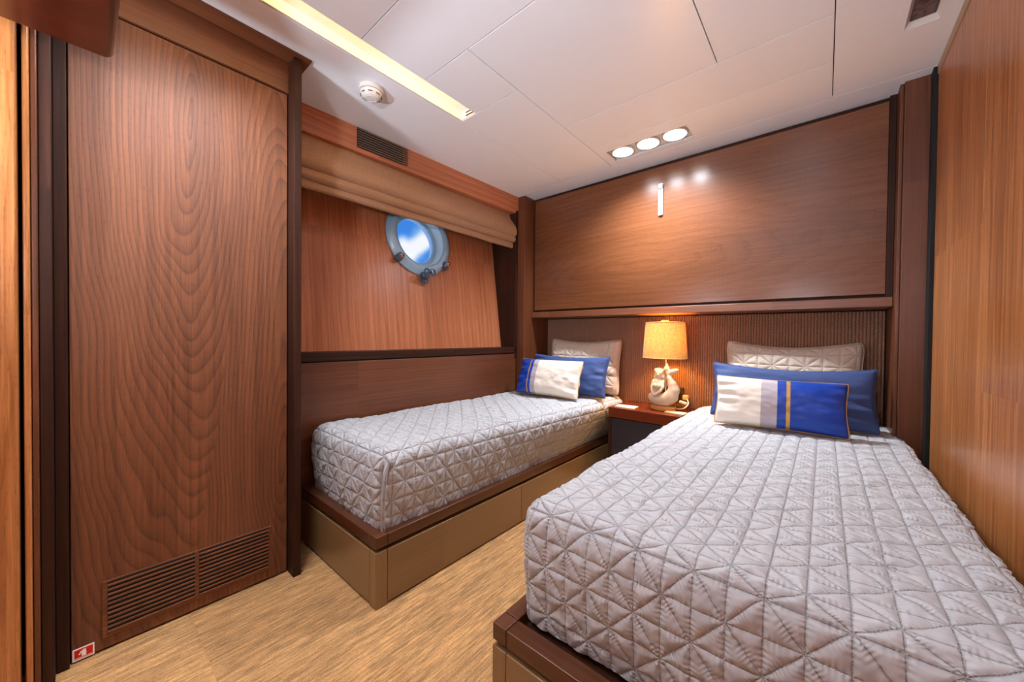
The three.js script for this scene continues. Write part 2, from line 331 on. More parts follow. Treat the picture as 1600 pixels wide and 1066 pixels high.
// ------------------------------------------------------------------ wardrobe
{
  const w = thing('wardrobe', 'tall built-in wardrobe with a figured brown wood door', 'wardrobe', [-1.9, 0, -0.3]);
  box(w, 'carcass', M.dark, [-2.4, -1.90, 0.0, CEIL - 0.02, -0.64, 0.11], { r: 0 });
  M.door.userData.noShift = false;
  const dg = bx(-1.899, -1.876, 0.008, 2.186, -0.614, 0.0235, { r: 0.002, mat: M.door });
  { const p = dg.attributes.position, uv = dg.attributes.uv; for (let i = 0; i < p.count; i++) uv.setXY(i, (0.0235 - p.getZ(i)) / 0.7, p.getY(i) / 2.3); }
  const door = part(w, 'door', dg, M.door, 'brown wood door with cathedral grain');
  box(w, 'fascia', M.mid, [-1.9, -1.868, 2.192, CEIL - 0.012, -0.618, 0.03], { grain: 'z' });
  box(w, 'post', M.dark, [-2.3, -1.807, 0, CEIL - 0.012, -0.65, -0.618], { r: 0.003 });
  box(w, 'post', M.dark, [-1.93, -1.858, 0, CEIL - 0.012, 0.026, 0.054], { r: 0.002 });
  box(w, 'post', M.dark, [-1.93, -1.805, 0, CEIL - 0.012, 0.0545, 0.08], { r: 0.003 });
  box(w, 'moulding', M.mid, [-1.93, -1.80, 0, CEIL - 0.012, 0.081, 0.094], { r: 0.004 });
  box(w, 'moulding', M.right, [-1.93, -1.795, 0, CEIL - 0.012, 0.095, 0.109], { r: 0.005 });
  box(w, 'cornice', M.mid, [-2.13, -1.788, CEIL - 0.011, CEIL - 0.0015, -0.686, 0.11], { grain: 'z', r: 0.002 });
  // ventilation grille in the foot of the door: two fields of slats
  const gr = box(w, 'grille_frame', M.door, [-1.8759, -1.8725, 0.046, 0.242, -0.548, -0.045], { r: 0.001, grain: 'z' });
  for (const [a, b] of [[-0.290, -0.058], [-0.540, -0.302]]) {
    box(gr, 'grille_field', M.black, [-1.8726, -1.8722, 0.058, 0.236, a, b], { r: 0 });
    for (let k = 0; k < 11; k++) box(gr, 'grille_slat', M.door, [-1.8724, -1.8685, 0.0595 + k * 0.0162, 0.0595 + k * 0.0162 + 0.0075, a, b], { r: 0.0012, grain: 'z' });
  }
}
// little red fire-extinguisher sign stuck to the foot of the door
{
  const s = thing('fire_extinguisher_sign', 'small red and white fire extinguisher sticker low on the wardrobe door', 'sign', [-1.8745, 0.0, -0.003]);
  const x = -1.876, z0 = 0.021, z1 = -0.0275, y0 = 0.006, y1 = 0.046;
  const px = (t, u) => [z0 + (z1 - z0) * t, y0 + (y1 - y0) * u];
  const poly = (pts, d0, d1) => { const sh = new THREE.Shape(pts.map(([t, u]) => new THREE.Vector2(...px(t, u)).multiply(new THREE.Vector2(-1, 1)))); const g = new THREE.ExtrudeGeometry(sh, { depth: d1 - d0, bevelEnabled: false }); g.rotateY(Math.PI / 2); return g.translate(x + d0, 0, 0); };
  part(s, 'card', poly([[0, 0], [1, 0], [1, 1], [0, 1]], 0, 0.0012), plain(0xf2e6de, 0.4));
  part(s, 'red_field', poly([[0.09, 0.12], [0.92, 0.12], [0.92, 0.9], [0.09, 0.9]], 0.0012, 0.0016), plain(0xc80a14, 0.4));
  const wh = plain(0xf2e8de, 0.4);
  part(s, 'extinguisher_symbol', mergeGeometries([poly([[0.42, 0.26], [0.62, 0.26], [0.63, 0.62], [0.58, 0.72], [0.46, 0.72], [0.41, 0.62]], 0.0016, 0.0019), poly([[0.46, 0.73], [0.58, 0.73], [0.64, 0.8], [0.5, 0.82], [0.44, 0.77]], 0.0016, 0.0019), poly([[0.45, 0.78], [0.4, 0.74], [0.27, 0.46], [0.34, 0.44], [0.41, 0.62]], 0.0016, 0.0019)]), wh);
  part(s, 'caption_bar', poly([[0.12, 0.14], [0.89, 0.14], [0.89, 0.22], [0.12, 0.22]], 0.0016, 0.0019), plain(0xe8a8a0, 0.4));
}
// overhead cabinet whose underside hangs into the picture at the top left
{
  const c = thing('overhead_cabinet', 'glossy reddish brown overhead cabinet hanging from the ceiling at top left', 'cabinet', [-1.4, 1.884, 0.2]);
  const m = matW(darkTex, 0.5, 1.6, { roughness: 0.2, color: 0xd08c78 });
  part(c, 'body', bx(-1.592, -1.15, 1.884, CEIL - 0.002, -0.066, 0.45, { r: 0.022, seg: 4, grain: 'z', mat: m }), m);
}
// pull strap on the far panel
{
  const h = thing('strap_latch', 'slim pale strap latch on the wide far panel under the spotlights', 'latch', [-0.899, 2.08, FARZ]);
  part(h, 'strap', at(new RoundedBoxGeometry(0.032, 0.225, 0.012, 4, 0.0058), -0.899, 2.078, FARZ + 0.004), plain(0xd9d0c6, 0.35));
  part(h, 'pivot', at(new RoundedBoxGeometry(0.034, 0.03, 0.018, 3, 0.006), -0.899, 2.165, FARZ + 0.006), M.chrome);
  const s = new THREE.CylinderGeometry(0.004, 0.004, 0.004, 12); s.rotateX(Math.PI / 2); part(h, 'screw', at(s, -0.897, 2.145, FARZ + 0.011), M.black);
}

// ------------------------------------------------------------------ ceiling fittings
function spotLamp(parent, x, z, cd, y = CEIL + 0.03) {
  const holder = lathe([[0.066, 0.0], [0.075, 0.0], [0.077, 0.004], [0.077, 0.016], [0.066, 0.016], [0.066, 0.0]], 40);
  const ring = part(parent, 'lamp_ring', at(holder, x, y, z), plain(0xd8d8d8, 0.25, { metalness: 0.4 }));
  const d = new THREE.CylinderGeometry(0.066, 0.066, 0.005, 40);
  const disc = part(ring, 'lamp_disc', at(d, x, y + 0.004, z), plain(0xffffff, 0.4, { emissive: 0xfff8f0, emissiveIntensity: 8 }));
  const l = new THREE.SpotLight(0xeef5ff, cd, 0, 1.25, 0.9, 2); l.shadow.radius = 2.4; l.castShadow = true; l.shadow.mapSize.set(1024, 1024);
  l.position.set(x, y - 0.006, z); l.target.position.set(x, 0, z); l.name = 'spot_light'; scene.add(l, l.target);
}
function spotTray(label, x0, x1, z0, z1, xs, cd) {
  const t = thing('spotlight_tray', label, 'ceiling light', [(x0 + x1) / 2, CEIL, (z0 + z1) / 2], 'three-lamp spotlight trays');
  const y = CEIL - 0.002, f = 0.006;
  const fm = plain(0xdcdcda, 0.3);
  part(t, 'frame', mergeGeometries([bx(x0, x1, y, y + 0.02, z0, z0 + f), bx(x0, x1, y, y + 0.02, z1 - f, z1), bx(x0, x0 + f, y, y + 0.02, z0 + f, z1 - f), bx(x1 - f, x1, y, y + 0.02, z0 + f, z1 - f)]), fm);
  part(t, 'tray', bx(x0, x1, CEIL + 0.013, CEIL + 0.022, z0, z1, { r: 0 }), plain(0xd6d6d4, 0.35));
  for (const [x, z] of xs) spotLamp(t, x, z, cd, CEIL + 0.001);
  return t;
}
spotTray('recessed tray of three lit round spotlights in the ceiling by the far panel', -1.142, -0.63, -2.462, -2.292, [[-1.053, -2.372], [-0.884, -2.372], [-0.719, -2.372]], FAR_SPOT);
spotTray('recessed tray of three lit spotlights beside the warm slot near the wardrobe', -1.495, -1.325, -0.46, 0.05, [[-1.41, -0.375], [-1.41, -0.205], [-1.41, -0.035]], NEAR_SPOT);
{ // warm light slot
  const [x0, x1] = STRIPX, [z0, z1] = STRIPZ, H = 0.052;
  const t = thing('light_slot', 'long recessed slot in the ceiling glowing warm yellow', 'ceiling light', [(x0 + x1) / 2, CEIL, (z0 + z1) / 2]);
  const m = plain(0xf2eee6, 0.5);
  part(t, 'channel', mergeGeometries([bx(x0 - 0.006, x0, CEIL, CEIL + H, z0, z1), bx(x1, x1 + 0.006, CEIL, CEIL + H, z0, z1), bx(x0, x1, CEIL + H - 0.006, CEIL + H, z0, z1), bx(x0, x1, CEIL, CEIL + H, z1 - 0.006, z1)]), m);
  part(t, 'end_block', bx(x0, x1, CEIL + 0.002, CEIL + H, z0 - 0.004, z0 + 0.004), m);
  for (const y of [0.010, 0.028]) part(t, 'end_slot', bx(x0 + 0.035, x1 - 0.012, CEIL + y, CEIL + y + 0.007, z0 + 0.0035, z0 + 0.006, { r: 0 }), plain(0x4a2c10, 0.6));
  const e = part(t, 'led_strip', bx(x1 - 0.010, x1 - 0.002, CEIL + 0.020, CEIL + 0.035, z0 + 0.04, z1 - 0.03, { r: 0 }), plain(0xffe0a8, 0.5, { emissive: 0xffc870, emissiveIntensity: 1.2 }));
  const l = new THREE.RectAreaLight(0xffd08c, STRIP, z1 - z0 - 0.07, 0.015); l.position.set(x1 - 0.0115, CEIL + 0.0275, (z0 + z1) / 2 + 0.005); l.lookAt(x0, CEIL + 0.0275, (z0 + z1) / 2 + 0.005); l.name = 'strip_light'; scene.add(l);
}
{ // smoke detector
  const s = thing('smoke_detector', 'round white smoke detector on the ceiling beside the warm slot', 'smoke detector', [-1.76, CEIL, -0.955]);
  const put = (name, g, m, label) => { const k = new THREE.Mesh(g, m); k.name = name; k.castShadow = k.receiveShadow = true; if (label) k.userData.label = label; s.add(k); return k; };
  const wm = plain(0xe6dfd6, 0.4);
  put('base', lathe([[0, 0], [0.058, 0], [0.06, -0.004], [0.06, -0.018], [0.056, -0.023], [0, -0.023]], 48), wm);
  put('sensor_head', lathe([[0, -0.022], [0.052, -0.022], [0.054, -0.03], [0.048, -0.042], [0.034, -0.05], [0.03, -0.053], [0, -0.054]], 48), wm);
  for (let k = 0; k < 8; k++) { const a = k * Math.PI / 4 + 0.2, g = new RoundedBoxGeometry(0.022, 0.0035, 0.004, 1, 0.001); g.rotateX(0.9); g.translate(0, -0.0405, 0.049); g.rotateY(a); put('sensor_slot', g, M.black); }
  const ring = new THREE.TorusGeometry(0.026, 0.0016, 6, 36); ring.rotateX(Math.PI / 2); ring.translate(0, -0.0535, 0); put('test_button_ring', ring, M.white);
}
{ // ceiling speaker recess at top right
  const s = thing('ceiling_speaker', 'square white recess with dark brown mesh in the ceiling at top right', 'speaker', [0.272, CEIL, -2.05]);
  const x0 = 0.223, x1 = 0.321, z0 = -2.153, z1 = -1.95, y = CEIL;
  const quad = (a, b, c, d) => { const g = new THREE.BufferGeometry(); g.setAttribute('position', new THREE.Float32BufferAttribute([...a, ...b, ...c, ...a, ...c, ...d], 3)); g.setAttribute('uv', new THREE.Float32BufferAttribute([0, 0, 1, 0, 1, 1, 0, 0, 1, 1, 0, 1], 2)); g.computeVertexNormals(); return g; };
  const i = 0.014, h = 0.018, A = [[x0, y, z0], [x1, y, z0], [x1, y, z1], [x0, y, z1]], B = [[x0 + i, y + h, z0 + i + 0.008], [x1 - i, y + h, z0 + i + 0.008], [x1 - i, y + h, z1 - i], [x0 + i, y + h, z1 - i]];
  part(s, 'bevel_frame', mergeGeometries([0, 1, 2, 3].map((k) => quad(A[k], A[(k + 1) % 4], B[(k + 1) % 4], B[k]))), plain(0xd2d0c8, 0.4, { side: THREE.DoubleSide }));
  const mesh = dataTex(128, 128, (u, v, c) => { const n = noise(u * 90, v * 90); c[0] = 60 + 70 * n; c[1] = 46 + 62 * n; c[2] = 46 + 62 * n; }, true);
  part(s, 'mesh', bx(x0 + i, x1 - i, y + h - 0.004, y + h + 0.01, z0 + i + 0.008, z1 - i, { r: 0.003 }), plain(0xffffff, 0.8, { map: mesh }));
}

for (const [x, w] of [[-1.35, 'left'], [-0.25, 'right']]) {   // bowl uplighters on the wall behind the camera, by the entry
  const y = 1.35, z = ZB - 0.15;
  const t = thing('wall_lamp', 'white bowl uplighter on the wall behind the camera on the ' + w, 'lamp', [x, y, ZB], 'bowl wall lamps');
  const wm = plain(0xd8d8d8, 0.4);
  const bp = new THREE.CylinderGeometry(0.05, 0.05, 0.016, 32); bp.rotateX(Math.PI / 2); part(t, 'back_plate', at(bp, x, y, ZB - 0.009), wm);
  part(t, 'bowl', at(lathe([[0.02, -0.085], [0.07, -0.07], [0.11, -0.03], [0.128, 0.02], [0.132, 0.02], [0.115, -0.034], [0.073, -0.076], [0.02, -0.091], [0.0, -0.091], [0.0, -0.085], [0.02, -0.085]], 40), x, y, z), wm);
  part(t, 'lamp_disc', at(new THREE.CylinderGeometry(0.045, 0.045, 0.012, 32), x, y - 0.025, z), plain(0xffffff, 0.4, { emissive: 0xffffff, emissiveIntensity: 4 }));
  const l = new THREE.PointLight(0xe2eeff, SCONCE, 0, 2); l.position.set(x, y - 0.005, z); l.shadow.radius = 4; l.castShadow = true; l.name = 'uplight'; scene.add(l);
}

// ------------------------------------------------------------------ beds
function bed(label, o) {   // o: x0,x1 (wall side, aisle side or vice versa), aisle: side facing the aisle (+1: at x1, -1: at x0)
  const { x0, x1, aisle, z0 } = o, z1 = -2.90;
  const t = thing('single_bed', label, 'bed', [(x0 + x1) / 2, 0, (z0 + z1) / 2], 'built-in single beds');
  const xa = aisle > 0 ? x1 : x0, s = aisle, xw = aisle > 0 ? x0 : x1;   // xa: aisle face
  const X = (d) => xa - s * d;                                           // d metres in from the aisle face
  const ord = (a, b) => [Math.min(a, b), Math.max(a, b)];
  const B = (name, a, b, y0, y1, za, zb, mat, opt) => box(t, name, mat, [...ord(a, b), y0, y1, ...ord(za, zb)], opt);
  // dark core, plinth
  B('core', X(0.03), xw, 0.0, 0.25, z0 - 0.03, z1, M.black, { r: 0 });
  B('platform', X(0.05), xw, 0.2505, 0.262, z0 - 0.05, z1, M.dark, { r: 0 });
  // rails round the mattress
  B('rail', X(0), X(0.05), 0.242, 0.29, z0 - 0.0535, z1, M.rail, { grain: 'z', r: 0.003 });
  B('rail_corner', X(0), X(0.05), 0.242, 0.29, z0, z0 - 0.052, M.rail, { grain: 'z', r: 0.003 });
  B('foot_rail', X(0.0515), xw, 0.242, 0.29, z0, z0 - 0.052, M.rail, { grain: 'x', r: 0.003 });
  // base: corner post, drawers, foot panel
  B('corner_post', X(0), X(0.049), 0.0, 0.225, z0, z0 - 0.0505, M.base, { r: 0.002 });
  const zs = [z0 - 0.053, -1.681, z1];
  for (let k = 0; k < 2; k++) B('drawer_front', X(0), X(0.0295), 0.008, 0.225, zs[k] - (k ? 0.0012 : 0), zs[k + 1] + (k ? 0 : 0.0012), M.base, { grain: 'z', r: 0.002 });
  B('foot_panel', X(0.051), xw, 0.008, 0.225, z0, z0 - 0.0295, M.base, { grain: 'x', r: 0.002 });
  return t;
}
bed('bed with brown drawers under the porthole, grey quilt and blue pillows', { x0: -2.107, x1: -1.344, aisle: 1, z0: -0.758 });
bed('larger bed in the right foreground with dark rails under grey quilt', { x0: -0.704, x1: 0.37, aisle: -1, z0: -0.755 });

// quilting: a square grid with diagonals through every second crossing
function stitchDist(U, V) {
  const a = Math.abs(U - Math.round(U)), b = Math.abs(V - Math.round(V));
  const p = (U - V) / 2, q = (U + V) / 2, c = Math.abs(p - Math.round(p)) * 1.4142, d = Math.abs(q - Math.round(q)) * 1.4142;
  return [a, b, c, d];
}
const quiltBump = dataTex(1024, 1024, (u, v, c) => {
  const U = u * 4, V = v * 4, [a, b, e, f] = stitchDist(U, V), n = (x, y) => noise(x, y) - 0.5;
  let h = 0.62;
  const d = Math.min(a, b, e, f);
  h += 0.2 * (1 - Math.exp(-d / 0.10)) - 0.35 * Math.exp(-((d / 0.022) ** 2));
  const wrap = (x) => (x % 4 + 4) % 4;
  const rip = (dist, along, k) => Math.exp(-dist / 0.13) * (Math.sin(6.2832 * wrap(along) * 5 + 3 * Math.sin(6.2832 * wrap(along) * 0.75 + k)) * 0.16);
  h += rip(a, V, 1) + rip(b, U, 2) + rip(e, (U + V), 3) * 0.7 + rip(f, (U - V + 8), 4) * 0.7;
  // thread: short stitches
  const th = (dist, along) => dist < 0.016 ? (Math.sin(6.2832 * along * 11) > 0 ? 0.22 : -0.08) : 0;
  h += th(a, V) + th(b, U) + th(e, (U + V) * 0.5) + th(f, (U - V + 8) * 0.5);
  c[0] = c[1] = c[2] = 255 * clamp(h);
});
M.quilt = plain(0xb2b3b5, 0.62, { bumpMap: quiltBump, bumpScale: 0.0055, sheen: 0.35, sheenRoughness: 0.5, sheenColor: new THREE.Color(0xe8e4e0) });

function quiltGeo(o) {
  const { x0, x1, y0, y1, z0, z1, r = 0.06, cx = 0.0615, cz = 0.0545, cy = 0.071, res = 0.0045, aisle, seed = 0, flare } = o;
  const ctr = [(x0 + x1) / 2, 0, 0];
  const geos = [];
  const surf = (p, n, U, V, edge) => {   // p on the sharp box
    const q = [clamp(p[0], x0 + r, x1 - r), clamp(p[1], y0 + 0.02, y1 - r), clamp(p[2], z1 + r, z0 - r)];
    let d = [p[0] - q[0], p[1] - q[1], p[2] - q[2]]; const rad = p[1] < y0 + 0.02 ? 0.02 : r; const l = Math.hypot(...d) || 1; d = d.map((v) => v / l);
    let lim = r; if (p[1] < y0 + 0.03) lim = r;
    let out = [q[0] + d[0] * lim, q[1] + d[1] * Math.min(lim, p[1] < y0 + 0.03 ? 0.02 : lim), q[2] + d[2] * lim];
    const [a, b, e, f] = stitchDist(U, V), m = Math.min(a, b, e * 1.1, f * 1.1);
    let h = 0.0058 * (1 - Math.exp(-m / 0.14)) * edge + (fbm(U * 0.35 + seed, V * 0.35 + seed) - 0.5) * 0.022 * edge + (noise(U * 2.3 + seed, V * 2.3) - 0.5) * 0.006 * edge;
    // soft belly of the hanging sides
    if (d[1] < 0.5) { const k = clamp((y1 - p[1]) / (y1 - y0)); h += (0.012 * Math.sin(Math.PI * k) - 0.01 * k * k) * edge; }
    out = out.map((v, i) => v + d[i] * h);
    if (flare) { const k = clamp((flare.z0 - out[2]) / (flare.z0 - flare.z1)) ** 1.3 * sstep(0.28, 0.58, out[1]) * clamp((out[0] - x1 + 0.5) / 0.5); out[0] += 0.125 * k; out[1] -= 0.004 * k; }
    return out;
  };
  const grid = (nu, nv, fn, flip) => {
    const pos = [], uv = [], idx = [];
    for (let j = 0; j <= nv; j++) for (let i = 0; i <= nu; i++) { const [p, U, V] = fn(i / nu, j / nv); pos.push(...p); uv.push(U / 4, V / 4); }
    for (let j = 0; j < nv; j++) for (let i = 0; i < nu; i++) { const a = j * (nu + 1) + i, b = a + 1, c = a + nu + 1, d = c + 1; flip ? idx.push(a, c, b, b, c, d) : idx.push(a, b, c, b, d, c); }
    const g = new THREE.BufferGeometry(); g.setAttribute('position', new THREE.Float32BufferAttribute(pos, 3)); g.setAttribute('uv', new THREE.Float32BufferAttribute(uv, 2)); g.setIndex(idx); geos.push(g);
  };
  const nx = Math.round((x1 - x0) / res), nz = Math.round((z0 - z1) / res), ny = Math.round((y1 - y0) / res);
  const U = (x) => (x - x0) / cx + 0.35, V = (z) => (z0 - z) / cz + 0.2;
  const ed = (a, b) => Math.min(1, sstep(0, 0.03, a), sstep(0, 0.03, b));
  grid(nx, nz, (s, t) => { const x = x0 + (x1 - x0) * s, z = z0 + (z1 - z0) * t; const corner = Math.hypot(Math.min(x - x0, x1 - x), z0 - z); return [surf([x, y1, z], 0, U(x), V(z), sstep(0, 0.04, corner)), U(x), V(z)]; }, false);
  grid(nx, ny, (s, t) => { const x = x0 + (x1 - x0) * s, y = y1 + (y0 - y1) * t; const u = U(x), v = V(z0) - (y1 - y) / cy; return [surf([x, y, z0], 0, u, v, ed(x - x0, x1 - x)), u, v]; }, true);
  for (const side of [0, 1]) {
    const xx = side ? x1 : x0, fine = (side ? 1 : -1) === aisle, k = fine ? 1 : 4;
    grid(Math.round(ny / k) , nz, (s, t) => { const y = y1 + (y0 - y1) * s, z = z0 + (z1 - z0) * t; const v = V(z), u = U(xx) + (side ? 1 : -1) * (y1 - y) / cy; return [surf([xx, y, z], 0, u, v, ed(z0 - z, 1) * (fine ? 1 : 0.15)), u, v]; }, !!side === false);
  }
  grid(40, 20, (s, t) => { const x = x0 + (x1 - x0) * s, y = y1 + (y0 - y1) * t; return [surf([x, y, z1], 0, U(x), V(z1), 0), U(x), V(z1) + (y1 - y) / cy]; }, false);
  let g = mergeVertices(mergeGeometries(geos), 1e-5); g.computeVertexNormals();
  return g;
}
function bedspread(label, o) {
  const t = thing('bedspread', label, 'bedspread', [(o.x0 + o.x1) / 2, o.y0, (o.z0 + o.z1) / 2], 'grey quilted bedspreads');
  part(t, 'quilt', quiltGeo(o), M.quilt);
  return t;
}
const BS1 = bedspread('light grey quilted bedspread on the bed under the porthole', { x0: -2.088, x1: -1.372, y0: 0.264, y1: 0.62, z0: -0.80, z1: -2.895, aisle: 1, seed: 3, flare: { z0: -1.0, z1: -2.85 } });
const BS2 = bedspread('light grey quilted bedspread on the near bed at right', { x0: -0.672, x1: 0.32, y0: 0.264, y1: 0.625, z0: -0.832, z1: -2.895, aisle: -1, seed: 11 });
{ // piping down the corner of the far bed's quilt, where the side is tucked in
  const pip = tube([[-1.366, 0.57, -0.822], [-1.360, 0.53, -0.806], [-1.362, 0.45, -0.800], [-1.366, 0.36, -0.800], [-1.376, 0.285, -0.808]], 0.009, 40, 8);
  part(BS1, 'corner_fold', pip, M.quilt);
}

// ------------------------------------------------------------------ pillows
// local frame: x across, y up, z thickness (front +z), origin at the bottom middle
function pillowPoint(u, v, side, P) {
  const { a, b, T, pin = 0.07, seed = 0, wr = 1, sag = 0, round = 0.03 } = P;
  const cr0 = 1 - round * Math.abs(u * v) ** 5;
  const x = cr0 * a * u * (1 - pin * (1 - v * v) * Math.abs(u) ** 3), y = cr0 * b * v * (1 - pin * 1.25 * (1 - u * u) * Math.abs(v) ** 3) - sag * (1 - u * u) * (v > 0 ? v : 0);
  const e = Math.pow(Math.max(0, (1 - u ** 4) * (1 - v ** 4)), 0.42) * (1 - 0.25 * (u * u + v * v) / 2);
  let z = T * e * side;
  const cr = Math.max(Math.abs(u) - 0.55, 0) / 0.45;
  z += side * T * wr * e * cr * 0.42 * (noise(v * 5.5 + seed + (u > 0 ? 9 : 0), u * 2 + seed) - 0.5) + side * T * wr * e * 0.14 * (fbm(u * 2.2 + seed, v * 2.2) - 0.5);
  return [x, y + b, z];
}
function pillowPatch(P, u0, u1, nu, nv, quilt) {
  const geos = [];
  for (const side of [1, -1]) {
    const pos = [], uv = [], idx = [];
    for (let j = 0; j <= nv; j++) for (let i = 0; i <= nu; i++) {
      const u = u0 + (u1 - u0) * i / nu, v = -1 + 2 * j / nv, p = pillowPoint(u, v, side, P);
      const U = P.a * u / (quilt?.c || 0.06), V = P.b * v / (quilt?.c || 0.06);
      if (quilt) { const m = Math.min(...stitchDist(U, V)), e = Math.min(1, (1 - u * u) * 6, (1 - v * v) * 6); p[2] += side * quilt.h * (1 - Math.exp(-m / 0.12)) * e; }
      pos.push(...p); uv.push(U / 4, V / 4);
    }
    for (let j = 0; j < nv; j++) for (let i = 0; i < nu; i++) { const a = j * (nu + 1) + i, b = a + 1, c = a + nu + 1, d = c + 1; side > 0 ? idx.push(a, b, c, b, d, c) : idx.push(a, c, b, b, c, d); }
    const g = new THREE.BufferGeometry(); g.setAttribute('position', new THREE.Float32BufferAttribute(pos, 3)); g.setAttribute('uv', new THREE.Float32BufferAttribute(uv, 2)); g.setIndex(idx); g.computeVertexNormals(); geos.push(g);
  }
  return mergeGeometries(geos);
}
function border(P, r, off = 0) {
  const pts = [], n = 24;
  const e = [[-1, -1, 1, -1], [1, -1, 1, 1], [1, 1, -1, 1], [-1, 1, -1, -1]];
  for (const [a, b, c, d] of e) for (let i = 0; i < n; i++) { const t = i / n, p = pillowPoint(a + (c - a) * t, b + (d - b) * t, 1, P); pts.push([p[0], p[1], off]); }
  return tube(pts, r, 220, 7, true);
}
function pillow(name, label, pos, rot, P, parts, group) {
  const t = thing(name, label, 'pillow', pos, group); t.rotation.order = 'YXZ'; t.rotation.set(...rot);
  for (const [n, g, m, l] of parts) { const k = new THREE.Mesh(g, m); k.name = n; k.castShadow = k.receiveShadow = true; if (l) k.userData.label = l; t.add(k); }
  return t;
}
const velvetBump = dataTex(256, 256, (u, v, c) => { c[0] = c[1] = c[2] = 255 * noise(u * 256, v * 128); });
const velvet = (hex, sheen) => plain(hex, 0.7, { sheen: 1, sheenRoughness: 0.35, sheenColor: new THREE.Color(sheen), bumpMap: velvetBump, bumpScale: 0.0006 });
M.velvet = velvet(0x33497c, 0x86a4d8); M.royal = plain(0x0b3fa4, 0.38, { sheen: 0.6, sheenRoughness: 0.4, sheenColor: new THREE.Color(0x5088ff) });
M.cream = plain(0xe9dfd0, 0.42, { sheen: 0.3 }); M.greige = plain(0xb3aab0, 0.5); M.gold = plain(0xc79a45, 0.35, { metalness: 0.35 }); M.lilac = plain(0xc9c4cc, 0.45);
M.quiltPillow = plain(0xc9baa8, 0.6, { bumpMap: quiltBump, bumpScale: 0.003 });

function pillowSet(defs) {
  for (const d of defs) {
    if (d.kind === 'quilted') pillow('quilted_pillow', d.label, d.pos, d.rot, d.P, [['cover', pillowPatch(d.P, -1, 1, 110, 90, { c: 0.078, h: 0.006 }), M.quiltPillow], ['piping', border(d.P, 0.006), M.quiltPillow]], 'quilted pillows');
    if (d.kind === 'velvet') pillow('velvet_pillow', d.label, d.pos, d.rot, d.P, [['cover', pillowPatch(d.P, -1, 1, 70, 50), M.velvet], ['seam', border(d.P, 0.003), M.velvet]], 'blue velvet pillows');
    if (d.kind === 'lumbar') {
      const q = d.cuts, f = d.flip ? -1 : 1, R = (a, b) => { const x = [a * f, b * f].sort((m, n) => m - n); return pillowPatch(d.P, x[0], x[1], Math.max(4, Math.round((x[1] - x[0]) * 34)), 50); };
      pillow('lumbar_pillow', d.label, d.pos, d.rot, d.P, [['cream_panel', R(-1, q[0]), M.cream, 'cream satin panel'], ['grey_band', R(q[0], q[1]), M.greige, 'grey band'], ['blue_band', R(q[1], q[2]), M.royal, 'royal blue band'], ['gold_ribbon', R(q[2], q[3]), M.gold, 'gold ribbon'], ['blue_panel', R(q[3], 1), M.royal, 'royal blue panel'], ['piping', border(d.P, 0.0032), M.gold, 'gold piping']], 'striped lumbar pillows');
    }
  }
}
pillowSet([
  { kind: 'quilted', label: 'beige quilted pillow standing at the back of the near bed at right', pos: [-0.16, 0.628, -2.75], rot: [-0.14, 0.03, 0], P: { a: 0.345, b: 0.235, T: 0.07, pin: 0.08, seed: 2, sag: 0.03, round: 0.07 } },
  { kind: 'velvet', label: 'dusty blue velvet pillow in the middle of the near bed at right', pos: [-0.15, 0.638, -2.48], rot: [-0.3, 0.1, -0.01], P: { a: 0.375, b: 0.165, T: 0.062, pin: 0.07, seed: 5, wr: 2.0, sag: 0.02 } },
  { kind: 'lumbar', label: 'cream and royal blue striped pillow at the front of the near bed', pos: [-0.178, 0.638, -2.27], rot: [-0.3, 0.1, -0.012], P: { a: 0.282, b: 0.132, T: 0.066, pin: 0.06, seed: 8, wr: 2.0 }, cuts: [-0.24, 0.0, 0.13, 0.185] },
  { kind: 'quilted', label: 'beige quilted pillow standing at the back of the bed under the porthole', pos: [-1.57, 0.624, -2.77], rot: [-0.12, 0.06, 0], P: { a: 0.335, b: 0.235, T: 0.07, pin: 0.08, seed: 12, sag: 0.02, round: 0.07 } },
  { kind: 'velvet', label: 'dusty blue velvet pillow in the middle of the bed under the porthole', pos: [-1.60, 0.634, -2.54], rot: [-0.3, 0.06, 0.0], P: { a: 0.355, b: 0.165, T: 0.062, pin: 0.07, seed: 15, wr: 2.2, sag: 0.01 } },
  { kind: 'lumbar', flip: true, label: 'blue and cream striped pillow at the front of the bed under the porthole', pos: [-1.65, 0.634, -2.34], rot: [-0.34, 0.06, 0.0], P: { a: 0.285, b: 0.15, T: 0.074, pin: 0.06, seed: 18, wr: 2.2 }, cuts: [0.26, 0.42, 0.5, 0.54] },
]);

// ------------------------------------------------------------------ nightstand and what stands on it
const NS = { x0: -1.21, x1: -0.708, y: 0.585, z0: -2.905, z1: -2.53 };
{
  const n = thing('nightstand', 'dark nightstand with a red-brown top between the two beds', 'nightstand', [-0.955, 0, -2.72]);
  const { x0, x1, y, z0, z1 } = NS;
  box(n, 'top', M.red, [x0, x1, y - 0.073, y, z0, z1], { grain: 'x', r: 0.003 });
  box(n, 'side', M.dark, [x0, x0 + 0.022, 0, y - 0.0735, z0, z1], {});
  box(n, 'side', M.dark, [x1 - 0.022, x1, 0, y - 0.0735, z0, z1], {});
  box(n, 'carcass', M.black, [x0 + 0.0225, x1 - 0.0225, 0, y - 0.075, z0, z1 - 0.03], { r: 0 });
  box(n, 'drawer_front', M.drawer, [x0 + 0.024, x1 - 0.024, 0.296, 0.506, z1 - 0.0295, z1 - 0.006], { r: 0.002 });
  box(n, 'drawer_front', M.drawer, [x0 + 0.024, x1 - 0.024, 0.06, 0.293, z1 - 0.0295, z1 - 0.006], { r: 0.002 });
}
